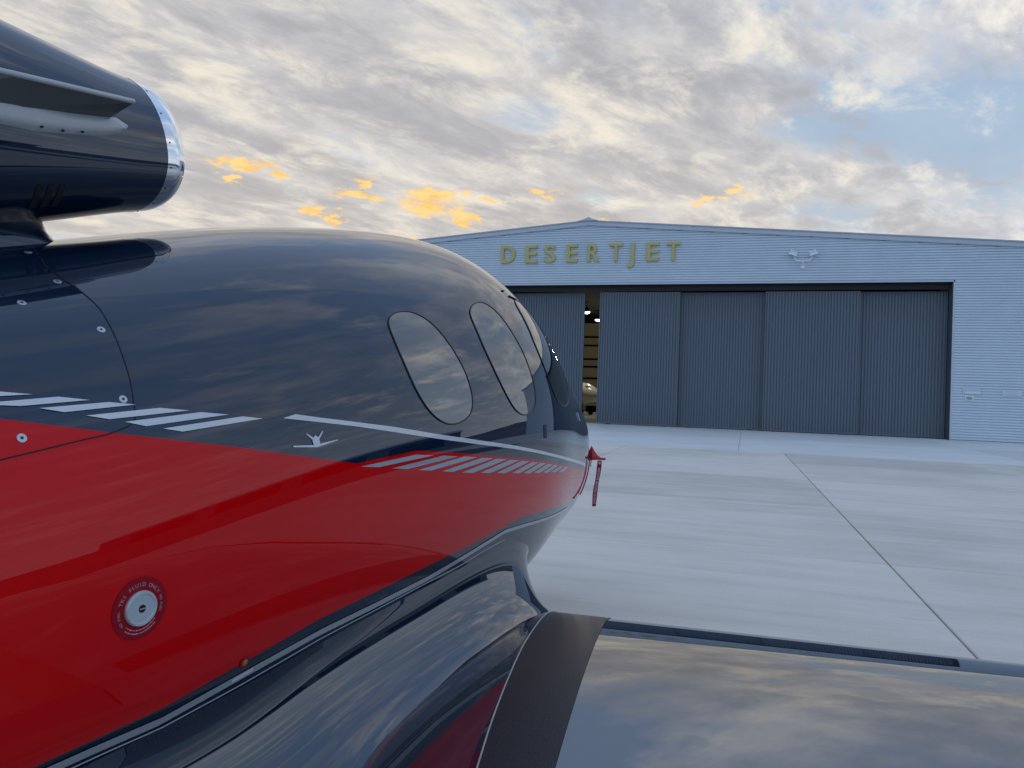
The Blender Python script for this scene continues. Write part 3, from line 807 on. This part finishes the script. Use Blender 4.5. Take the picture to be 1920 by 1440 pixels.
for rr_, a0_, a1_, seed_ in ((.0465, 226, 322, 3), (.0535, 230, 312, 5)):     # two lines of illegibly small print
    rnd = random.Random(seed_); a_ = a0_; mbq = MB()
    while a_ < a1_:
        da_ = rnd.uniform(1.2, 3.6)
        q = [ring_pts(rr_ + dr_, radians(x_)) for dr_, x_ in ((-.0011, a_), (-.0011, a_ + da_), (.0011, a_ + da_), (.0011, a_))]
        Q, n = on_surf(q, .0019); mbq.add(Q, [(0, 1, 2, 3)]); a_ += da_ + rnd.choice((.7, .7, 2.2))
    o_ = mbq.build('fine_print', 'text', pl_); o_['kind'] = 'stuff'
# fuel-drain badge below the red
Q, n = on_surf([(1.572, 0.891)], 0)
bd = disc('drain_badge', Q[0], n[0], [(.016, -.002), (.016, .002), (.0145, .003), (.003, .003)], 'placard', fus, 24)
disc('badge_centre', Q[0], n[0], [(.0085, .002), (.008, .0045), (.002, .0045)], 'gold', bd, 18)
patch('badge_plate', [(1.545, 0.8536), (1.613, 0.8638), (1.617, 0.8538), (1.549, 0.8426)], 'white', off=.003, nu=6, nw=1)
# ---- windows: raised pane set in a dark seal
def window(pts, flat=.35, name='window'):
    pts = np.array(pts, float); n_ = len(pts)
    # smooth closed outline
    k = 4; A_ = np.concatenate([pts[-3:], pts, pts[:3]]); x = np.arange(len(A_)).astype(float)
    sp = nev(x, A_, nat(x, A_), 3 + np.arange(n_ * k) / k); n2 = len(sp)
    c_ = sp.mean(0); rings = 14; P_ = [c_]
    for r in range(1, rings + 1):
        for q in sp: P_.append(c_ + (q - c_) * r / rings)
    Q, n = on_surf(P_, .0015)
    # flatten towards the best plane so the pane reflects differently from the skin
    edge = Q[-n2:]; cen = edge.mean(0); u_, s_, vh = np.linalg.svd(edge - cen); pn = vh[2]
    if pn @ n[0] < 0: pn = -pn
    dist = (Q - cen) @ pn
    rr = np.concatenate([[0], np.repeat(np.arange(1, rings + 1) / rings, n2)])
    shrink = flat * np.clip(1 - rr**4, 0, 1)
    Q2 = Q - np.outer(dist * shrink, pn) * .5
    nn = n * (1 - .5 * flat) + pn * (.5 * flat); nn /= np.linalg.norm(nn, axis=1, keepdims=True)
    Q2 = np.where(((Q2 - Q) * n).sum(1)[:, None] < -.0005, Q, Q2)
    F = [(0, 1 + j, 1 + (j + 1) % n2) for j in range(n2)]
    for r in range(rings - 1):
        o = 1 + r * n2
        for j in range(n2): F.append((o + j, o + n2 + j, o + n2 + (j + 1) % n2, o + (j + 1) % n2))
    e = Q[1] - Q[0]; f = Q[2] - Q[0]
    if np.cross(e, f) @ n[0] < 0: F = [q[::-1] for q in F]
    wn = mesh(name, Q2, F, 'glass', jet, True, nn)
    V_, F_ = tube(np.concatenate([Q[-n2:], Q[-n2:-n2 + 2]]), .0030, 8, False)
    mesh('window_seal', V_, F_, 'rubber', wn, True)
    return wn
win1 = [(2.271, 1.821), (2.308, 1.85), (2.355, 1.867), (2.407, 1.876), (2.458, 1.874), (2.512, 1.856), (2.556, 1.82), (2.596, 1.763), (2.631, 1.697), (2.653, 1.635), (2.66, 1.575), (2.644, 1.528), (2.606, 1.499), (2.548, 1.482), (2.488, 1.477), (2.432, 1.486), (2.375, 1.511), (2.328, 1.55), (2.292, 1.603), (2.271, 1.665), (2.26, 1.728), (2.26, 1.78)]
win2 = [(2.864, 1.917), (2.913, 1.952), (2.961, 1.971), (3.014, 1.982), (3.071, 1.98), (3.122, 1.957), (3.164, 1.916), (3.197, 1.857), (3.234, 1.79), (3.26, 1.721), (3.281, 1.652), (3.283, 1.592), (3.27, 1.551), (3.229, 1.52), (3.16, 1.504), (3.087, 1.507), (3.018, 1.535), (2.961, 1.584), (2.91, 1.649), (2.874, 1.717), (2.852, 1.787), (2.849, 1.863)]
win3 = [(3.47, 2.01), (3.46, 1.93), (3.455, 1.85), (3.48, 1.76), (3.535, 1.67), (3.60, 1.60), (3.67, 1.562), (3.76, 1.54), (3.88, 1.538), (4.0, 1.555), (4.10, 1.60), (4.15, 1.67), (4.13, 1.76), (4.06, 1.84), (3.96, 1.92), (3.84, 1.99), (3.72, 2.04), (3.60, 2.06), (3.51, 2.05)]
window(win1); window(win2); window(win3, .0, 'windscreen')
# small fittings near the nose
skin_tube('latch', [(4.491, 1.484), (4.53, 1.455), (4.557, 1.437)], .004, 'white', off=.003)
ribbon('static_plate', [(3.375, 1.452), (3.385, 1.39)], [(3.42, 1.451), (3.43, 1.388)], 'gap', off=.0015)
for a, b_ in (((3.40, 2.085), (3.43, 2.088)), ((3.455, 2.066), (3.56, 2.062))):
    skin_tube('wiper_arm', [a, b_], .004, 'rubber', off=.003)
# ---- wing with root fairing
def airfoil(x, upper, th=.13, cam_=.02):
    yt = 5 * th * (.2969 * np.sqrt(x) - .126 * x - .3516 * x**2 + .2843 * x**3 - .1036 * x**4)
    yc = cam_ * 4 * x * (1 - x)
    return yc + yt if upper else yc - yt
WT = [.3, .95, 2.8, 5.9]
def wing_def(t_):
    return [np.interp(t_, WT, q) for q in ([3.41, 3.41, 3.41, 3.15], [1.88, 1.86, 1.64, .95], [.507, .531, .60, .77])]
def wing_pt(t_, x, upper):
    le, ch, zl = wing_def(t_)
    inc = radians(1.5)
    a = airfoil(np.asarray(x, float), upper) * ch; xx = np.asarray(x, float) * ch
    return np.stack([np.full_like(xx, t_), le - xx * cos(inc) - a * sin(inc) * 0, zl + a - xx * sin(inc)], -1)
xs = (1 - np.cos(np.linspace(0, pi, 61))) / 2
SEAMP = np.polyfit([1.5, 1.9, 2.0, 2.158, 2.345, 2.59, 2.82, 3.1, 3.25, 3.41], [1.35, 1.262, 1.24, 1.205, 1.16, 1.112, 1.08, 1.04, 1.018, 1.0], 2)
def seam_t(s): return float(np.polyval(SEAMP, s))
for s_ in (1, -1):
    tt = np.concatenate([np.linspace(.45, 2.8, 60), np.linspace(2.9, 5.8, 40), [5.86, 5.9]])
    V = []
    for t_ in tt:
        U_ = wing_pt(t_, xs[::-1], True); L_ = wing_pt(t_, xs[1:], False)
        sec = np.concatenate([U_, L_])
        if t_ > 5.8: sec[:, 2] = wing_def(t_)[2] + (sec[:, 2] - wing_def(t_)[2]) * (.8 if t_ < 5.88 else .15)
        V.append(sec)
    nv_ = len(V[0]); V = np.concatenate(V); V[:, 0] *= s_
    wg = fixn(mesh('wing', V, grid_faces(len(tt), nv_, True) + [tuple((len(tt) - 1) * nv_ + j for j in range(nv_))], 'navywing', jet, True))
    # fairing: wing-side loop, fuselage-side loop and a concave blend between them
    ctl = [(0.99, 1, 1.57, 0.811), (0.85, 1, 1.82, 0.847), (0.7, 1, 2.1, 0.875), (0.5, 1, 2.46, 0.910), (0.36, 1, 2.72, 0.937), (.22, 1, 3.0, .958), (.12, 1, 3.2, .944), (.05, 1, 3.37, .905), (.015, 1, 3.5, .845), (0, 1, 3.58, .765),
           (.015, 0, 3.58, .68), (.05, 0, 3.5, .60), (.15, 0, 3.3, .52), (.35, 0, 2.8, .48), (.6, 0, 2.2, .48), (.97, 0, 1.6, .55)]
    P3 = []; P0_ = []
    for (x, upq, s0, z0) in ctl:
        le, ch, zl = wing_def(1.05); tb = seam_t(le - x * ch) if upq else 1.0 + .2 * x
        p3 = wing_pt(tb, [x], bool(upq))[0]; p3[2] += .0025 if upq else -.0025
        P3.append(p3); P0_.append((float(surf_t(s0, z0)[0]) - .004, s0, z0))
    for p3, (s0, z0) in (((1.36, 1.15, .50), (1.2, .788)), ((.80, .1, .60), (.15, .765))):
        P3.insert(0, np.array(p3)); P0_.insert(0, (float(surf_t(s0, z0)[0]) - .004, s0, z0))
    P3 = np.array(P3); P0_ = np.array(P0_)
    x = np.arange(len(P3)).astype(float); q = np.linspace(0, len(P3) - 1, 170)
    P3s = nev(x, P3, nat(x, P3), q); P0s = nev(x, P0_, nat(x, P0_), q)
    def sm_(A_, wn):
        kn = np.hanning(wn + 2)[1:-1]; kn /= kn.sum(); h_ = wn // 2
        B_ = np.concatenate([2 * A_[0] - A_[1:h_ + 1][::-1], A_, 2 * A_[-1] - A_[-h_ - 1:-1][::-1]])
        return np.stack([np.convolve(B_[:, c2], kn, 'valid') for c2 in range(3)], 1)
    P0s = sm_(P0s, 25)
    for k in range(170):
        P0s[k, 0] = surf_t(P0s[k, 1], P0s[k, 2])[0] - .004
    V = []; CS = []
    for k in range(170):
        a0, a3 = P0s[k], P3s[k]
        upf = np.clip((11.0 - q[k]) / 3.5, 0, 1)
        cs_, cz_ = (.6 + .22 * (1 - upf)) * a3[1] + (.4 - .22 * (1 - upf)) * a0[1], (.86 * a3[2] + .14 * a0[2]) * (1 - upf) + (a3[2] + float(np.interp(q[k], [0, 2, 4, 6, 9], [-.045, -.04, -.025, .005, .03]))) * upf
        ct = (float(surf_t(cs_, max(cz_, .5))[0]) - .01) * (1 - upf) + (a0[0] + .045) * upf
        CS.append((ct, cs_, cz_))
    CS = sm_(np.array(CS), 15)
    for k in range(170):
        a0, a3, C_ = P0s[k], P3s[k], CS[k]; upf = np.clip((11.0 - q[k]) / 3.5, 0, 1)
        for j in range(25):
            v = j / 24
            c1 = a0 + .66 * (C_ - a0); c2 = a3 + .66 * (C_ - a3)
            dip = float(np.interp(q[k], [0, 5, 8, 10], [.085, .075, .03, .0]))
            g2 = np.array([a0[0] + .13, .55 * a3[1] + .45 * a0[1], a3[2] - dip]); g1 = np.array([a0[0] + .008, .25 * a3[1] + .75 * a0[1], a0[2] + .58 * (g2[2] - a0[2])])
            ub = upf * upf * (3 - 2 * upf)
            c1 = c1 * (1 - ub) + g1 * ub; c2 = c2 * (1 - ub) + g2 * ub
            V.append((1 - v)**3 * a0 + 3 * v * (1 - v)**2 * c1 + 3 * v * v * (1 - v) * c2 + v**3 * a3)
    V = np.array(V); V[:, 0] *= s_
    fixn(mesh('wing_fairing', V, grid_faces(170, 25), 'navyfair', jet, True))
    sp = P3s[20:116].copy(); sp[:, 2] += .001; sp[:, 0] *= s_
    MB().tube(sp, .0028, 6).build('seam_strip', 'seamlight', wg, True)
    if s_ == 1:
        # anti-slip walkway beside the fairing
        WDP = np.polyfit([1.5, 1.98, 2.12, 2.29, 2.4, 2.6, 2.82, 3.4], [.175, .20, .215, .238, .246, .256, .256, .25], 2)
        V = []; xw = np.concatenate([np.linspace(.95, .06, 60), np.linspace(.055, .0, 16)])
        for i, x_ in enumerate(xw):
            le, ch, zl = wing_def(1.2); sx = le - x_ * ch
            ta = seam_t(sx) + .004
            wdt = float(np.polyval(WDP, sx))
            for j in range(9):
                p = wing_pt(ta + wdt * j / 8, [x_], True)[0]; p[2] += .0022; p[1] += .0016 * (x_ < .02); V.append(p)
        fixn(mesh('walkway', V, grid_faces(len(xw), 9), 'grip', wg, True))

# ---- engine nacelle
NS, NZ, NA = 1.892, 2.33, .192
ER, EL_ = 1.274, .91
dsn = np.array([-2.9, -2.2, -1.6, -1.1, -.9, -.55, -.3, -.15, -.06, -.02, 0.]); rn = np.array([.19, .28, .335, .323, .305, .257, .219, .198, .188, .179, .167])
rM = nat(dsn, rn)
def nac_pt(u, r, j, n):
    a = 2 * pi * j / n; x = r * cos(a); v = r * sin(a) * (ER if sin(a) > 0 else EL_)
    tl = NA
    y = NS + u * cos(tl) - v * sin(tl); z_ = NZ + u * sin(tl) + v * cos(tl)
    if u < -1.0: z_ += .20 * (-u - 1.0)**2 / (-u - .6)
    return (x, y, z_)
us = np.concatenate([np.linspace(-2.9, -.3, 60), np.linspace(-.28, -.095, 20)])
nn_ = 72
V = [nac_pt(u, float(nev(dsn, rn, rM, u)[0]), j, nn_) for u in us for j in range(nn_)]
V += [nac_pt(-2.85, .12, j, nn_) for j in range(nn_)]
nac = fixn(mesh('engine_nacelle', V, grid_faces(len(us), nn_, True) + [tuple(range(nn_))], 'navy', jet, True))
lipp = [(-.0945, float(nev(dsn, rn, rM, -.0945)[0]) + .0006)] + [(u, float(nev(dsn, rn, rM, u)[0]) + .0006) for u in (-.08, -.06, -.045, -.03)] + [(-.018, .1790), (-.008, .1745), (-.002, .1685), (0, .162), (-.003, .155), (-.010, .149), (-.025, .143), (-.05, .139), (-.12, .136), (-.3, .134)]
V = [nac_pt(u, r, j, nn_) for u, r in lipp for j in range(nn_)]
lip = fixn(mesh('inlet_lip', V, grid_faces(len(lipp), nn_, True), 'chrome', nac, True))
V = [nac_pt(-.29, .134, j, nn_) for j in range(nn_)]
mesh('fan_face', V, [tuple(range(nn_))], 'dark', nac)
def nac_frame(u, ang):
    def P_(uu, aa):
        r = float(nev(dsn, rn, rM, uu)[0]); return np.array(nac_pt(uu, r, aa / (2 * pi) * nn_, nn_))
    p = P_(u, ang); a = P_(u + .01, ang) - p; b_ = P_(u, ang + .02) - p; n = np.cross(b_, a)
    if n[0] * cos(ang) < 0 and abs(cos(ang)) > .1: n = -n
    n /= np.linalg.norm(n); return p, n, a / np.linalg.norm(a), b_ / np.linalg.norm(b_)
for k in range(16):
    p, n, a, b_ = nac_frame(-.080, 2 * pi * (k + .3) / 16)
    if n @ (p - np.array([0, NS, NZ])) < 0: n = -n
    disc('lip_screw', p, n, [(.0033, 0), (.0030, .0014), (.001, .0014)], 'gap', lip, 8)
# cooling slots
for k, u in enumerate((-.555, -.52, -.485)):
    V = []
    for aa in np.linspace(-.60, -.93, 6):
        for uu in (u - .010 - (aa + .6) * .03, u + .010 - (aa + .6) * .03):
            p, n, _, _ = nac_frame(uu, aa)
            V.append(p + n * .0012)
    fixn(mesh('cooling_slot', V, grid_faces(6, 2), 'dark', nac))
# strake: base shoe, plate and bright edge
def near_nac(s, z_):
    """skin point of the nacelle side (t>0) at station s, height z"""
    d = (NTAB[:, 3] - s)**2 + (NTAB[:, 4] - z_)**2
    best = (0, *NTAB[d.argmin(), :2])
    return nac_frame(best[1], best[2])
NTAB = []
for uu in np.linspace(-1.2, -.1, 150):
    rr_ = float(nev(dsn, rn, rM, uu)[0])
    for aa in np.linspace(-.6, .9, 80): NTAB.append((uu, aa) + nac_pt(uu, rr_, aa / (2 * pi) * nn_, nn_))
NTAB = np.array(NTAB)
stk = empty_part('strake', nac)
lo = [(1.0, 2.13), (1.22, 2.191), (1.308, 2.204), (1.423, 2.235), (1.534, 2.271), (1.600, 2.298), (1.622, 2.316)]
hi = [(1.0, 2.215), (1.22, 2.262), (1.311, 2.282), (1.40, 2.298), (1.50, 2.322), (1.572, 2.340), (1.622, 2.334)]
V = []; nrow = 7
for a, b_ in zip(lo, hi):
    for j in range(nrow):
        v = j / (nrow - 1); p, n, _, _ = near_nac(a[0] + (b_[0] - a[0]) * v, a[1] + (b_[1] - a[1]) * v)
        h = .004 + .014 * sin(pi * min(1, max(0, v)))**.6 * (1 if a[0] < 1.615 else .5)
        if j in (0, nrow - 1): h = -.004
        V.append(p + n * h)
fixn(mesh('base_shoe', V, grid_faces(len(lo), nrow) + [tuple((len(lo) - 1) * nrow + j for j in range(nrow))], 'strakegrey', stk, True))
def rim(s, z_): p, n, _, _ = near_nac(s, z_); return p + n * .010
r0, r1, r2 = rim(.98, 2.175), rim(1.25, 2.245), rim(1.555, 2.330)
e1 = np.array([.335, 1.217, 2.303]); e2 = np.array([.300, 1.571, 2.373]); e0 = np.array([.335, .99, 2.262])
outl = [r0, r1, r2, e2, e1, e0]
thk = np.array([-.002, 0, .0045])
V = [p - thk for p in outl] + [p + thk for p in outl]
fixn(mesh('strake_plate', V, [(5, 4, 3, 2, 1, 0), (6, 7, 8, 9, 10, 11)] + [(i, (i + 1) % 6, 6 + (i + 1) % 6, 6 + i) for i in range(6)], 'strakedark', stk))
MB().tube([e0, (e0 + e1) / 2, e1, e1 + (e2 - e1) * .05, e1 + (e2 - e1) * .5, e2], .0075, 8).build('edge_trim', 'strakegrey', stk, True)
for (s, z_) in ((1.325, 2.222), (1.385, 2.236), (1.455, 2.255)):
    p, n, _, _ = near_nac(s, z_)
    disc('strake_screw', p + n * .012, n, [(.0032, 0), (.003, .006), (.001, .006)], 'gap', stk, 8)
# pylon between spine and nacelle
V = []
for k, z_ in enumerate((1.86, 1.965, 1.985, 2.01, 2.04, 2.08, 2.16)):
    fl_ = (.10, .075, .045, .018, .004, 0, .01)[k]
    wx = .075 + fl_ * .7; y1 = 1.525 + fl_ * .9; y0 = .35
    for j in range(33):
        a = -pi / 2 + pi * j / 32
        V.append((wx * sin(a), y1 - .16 + .16 * cos(a), z_ + (.0)))
    for j in range(6): V.append((wx * (1 - .0 * j), y1 - .16 - (y1 - .16 - y0) * (j + 1) / 6, z_))
    for j in range(6): V.append((-wx, y0 + (y1 - .16 - y0) * j / 6, z_))
nvp = 33 + 12
fixn(mesh('pylon', V, grid_faces(7, nvp, True), 'navy', jet, True))

# ---- landing gear
def gear(x, y, top, r, wdt, name):
    gr = empty_part(name, jet); gr.location = (x, y, 0)
    MB().tube([(0, 0, r + .02), (0, 0, top)], .038, 12).build('strut', 'gearsteel', gr, True)
    pr = [(r * .55, -wdt / 2), (r * .86, -wdt / 2), (r, -wdt * .28), (r, wdt * .28), (r * .86, wdt / 2), (r * .55, wdt / 2)]
    V = [(yx, rr * cos(2 * pi * j / 28), r + rr * sin(2 * pi * j / 28)) for rr, yx in pr for j in range(28)]
    wh = fixn(mesh('tyre', V, grid_faces(6, 28, True), 'tyre', gr, True))
    MB().tube([(-wdt * .4, 0, r), (wdt * .4, 0, r)], r * .56, 20).build('wheel_hub', 'gearsteel', gr)
gear(0, 5.0, .72, .19, .13, 'nose_gear')
gear(1.75, 2.5, .60, .23, .16, 'main_gear'); gear(-1.75, 2.5, .60, .23, .16, 'main_gear')

# ------------------------------------------------------------------ pitot cover with streamer, slipped over a probe at the nose
def jw(p):
    x, y, z_ = p
    return (JLOC[0] + x * cos(JA) + y * sin(JA), JLOC[1] - x * sin(JA) + y * cos(JA), z_)
PO = np.array([.485, 5.6, 1.135])
MB().tube([(float(surf_t(5.6, 1.11)[0]) - .03, 5.6, 1.11), (.47, 5.6, 1.12), (.49, 5.61, 1.128)], .008, 8).build('probe_mast', 'steel', jet)
pc = empty('pitot_cover', 'red cloth probe cover with a hanging streamer on the jet nose', 'cover', jw(PO), 0)
# local frame of this empty is world aligned: x ~ picture right, z up
prof = [(-.012, .018, -.012), (.0, .024, -.008), (.016, .030, .0), (.034, .024, -.003), (.055, .017, -.008), (.080, .011, -.014), (.100, .009, -.016), (.122, .009, -.016), (.126, .004, -.016)]
V = []
for (x, h, zc) in prof:
    peak = max(0, 1 - abs(x - .016) / .055)**1.3 * .052
    for j in range(16):
        a = 2 * pi * j / 16; zz_ = h * sin(a)
        if sin(a) > 0: zz_ += peak * sin(a)**2
        V.append((x, (h * .8 if sin(a) < .3 else h * .8 * (1.3 - sin(a))) * cos(a), zc + zz_))
fixn(mesh('cover_sleeve', V, grid_faces(len(prof), 16, True) + [tuple(range(16)), tuple((len(prof) - 1) * 16 + j for j in range(16))], 'cover', pc, True))
MB().tube([(.014, -.028, .045), (.014, -.030, .02), (.013, -.028, -.03), (.010, -.02, -.075)], .0035, 6).build('tie_cord', 'rubber', pc)
V = []
nz_ = 24
for i in range(nz_ + 1):
    v = i / nz_; zc = -.03 - .345 * v; xc = .080 - .034 * v + .003 * sin(7 * v); wv = .0165 + .0015 * sin(11 * v)
    for q in (-1, 1): 
        for yo in (-.001, .001): V.append((xc + q * wv, .004 * sin(5 * v) + yo + q * .004, zc))
F = []
for i in range(nz_):
    a = i * 4
    F += [(a, a + 2, a + 6, a + 4), (a + 1, a + 5, a + 7, a + 3), (a, a + 4, a + 5, a + 1), (a + 2, a + 3, a + 7, a + 6)]
F += [(0, 1, 3, 2), (nz_ * 4, nz_ * 4 + 2, nz_ * 4 + 3, nz_ * 4 + 1)]
stm = fixn(mesh('streamer', V, F, 'streamer', pc))
VV, FF = text_mesh('REMOVE BEFORE FLIGHT', .021)
VV = np.array(VV); L_ = VV[:, 0].max() - VV[:, 0].min(); VV[:, 0] *= .27 / L_
W_ = []
for x, y, _ in VV:
    v = np.clip((x + .135 + .055) / .345, 0, 1); W_.append((.080 - .034 * v + .003 * sin(7 * v) + (y - .007) * 1.1, .004 * sin(5 * v) - .0065, -.03 - .345 * v))
mesh('streamer_text', W_, FF, 'signwhite', stm)
disc('grommet', np.array([.079, -.004, -.048]), np.array([0, -1., 0]), [(.009, 0), (.009, .003), (.005, .003)], 'steel', stm, 12)
MB().tube([(.084, 0, -.014), (.081, -.002, -.026), (.079, -.003, -.036)], .004, 6).build('snap_ring', 'steel', pc)
cord = [(5.30, 1.135), (5.24, 1.10), (5.17, 1.066), (5.06, 1.010), (4.98, .972), (4.90, .942)]
Q, n = on_surf(cord, .009)
base = Vector(jw(PO))
pts = [Vector(jw(q)) - base for q in Q]
MB().tube([(-.006, -.01, -.02)] + [tuple(p) for p in pts], .0045, 6).build('tether_cord', 'streamer', pc, True)
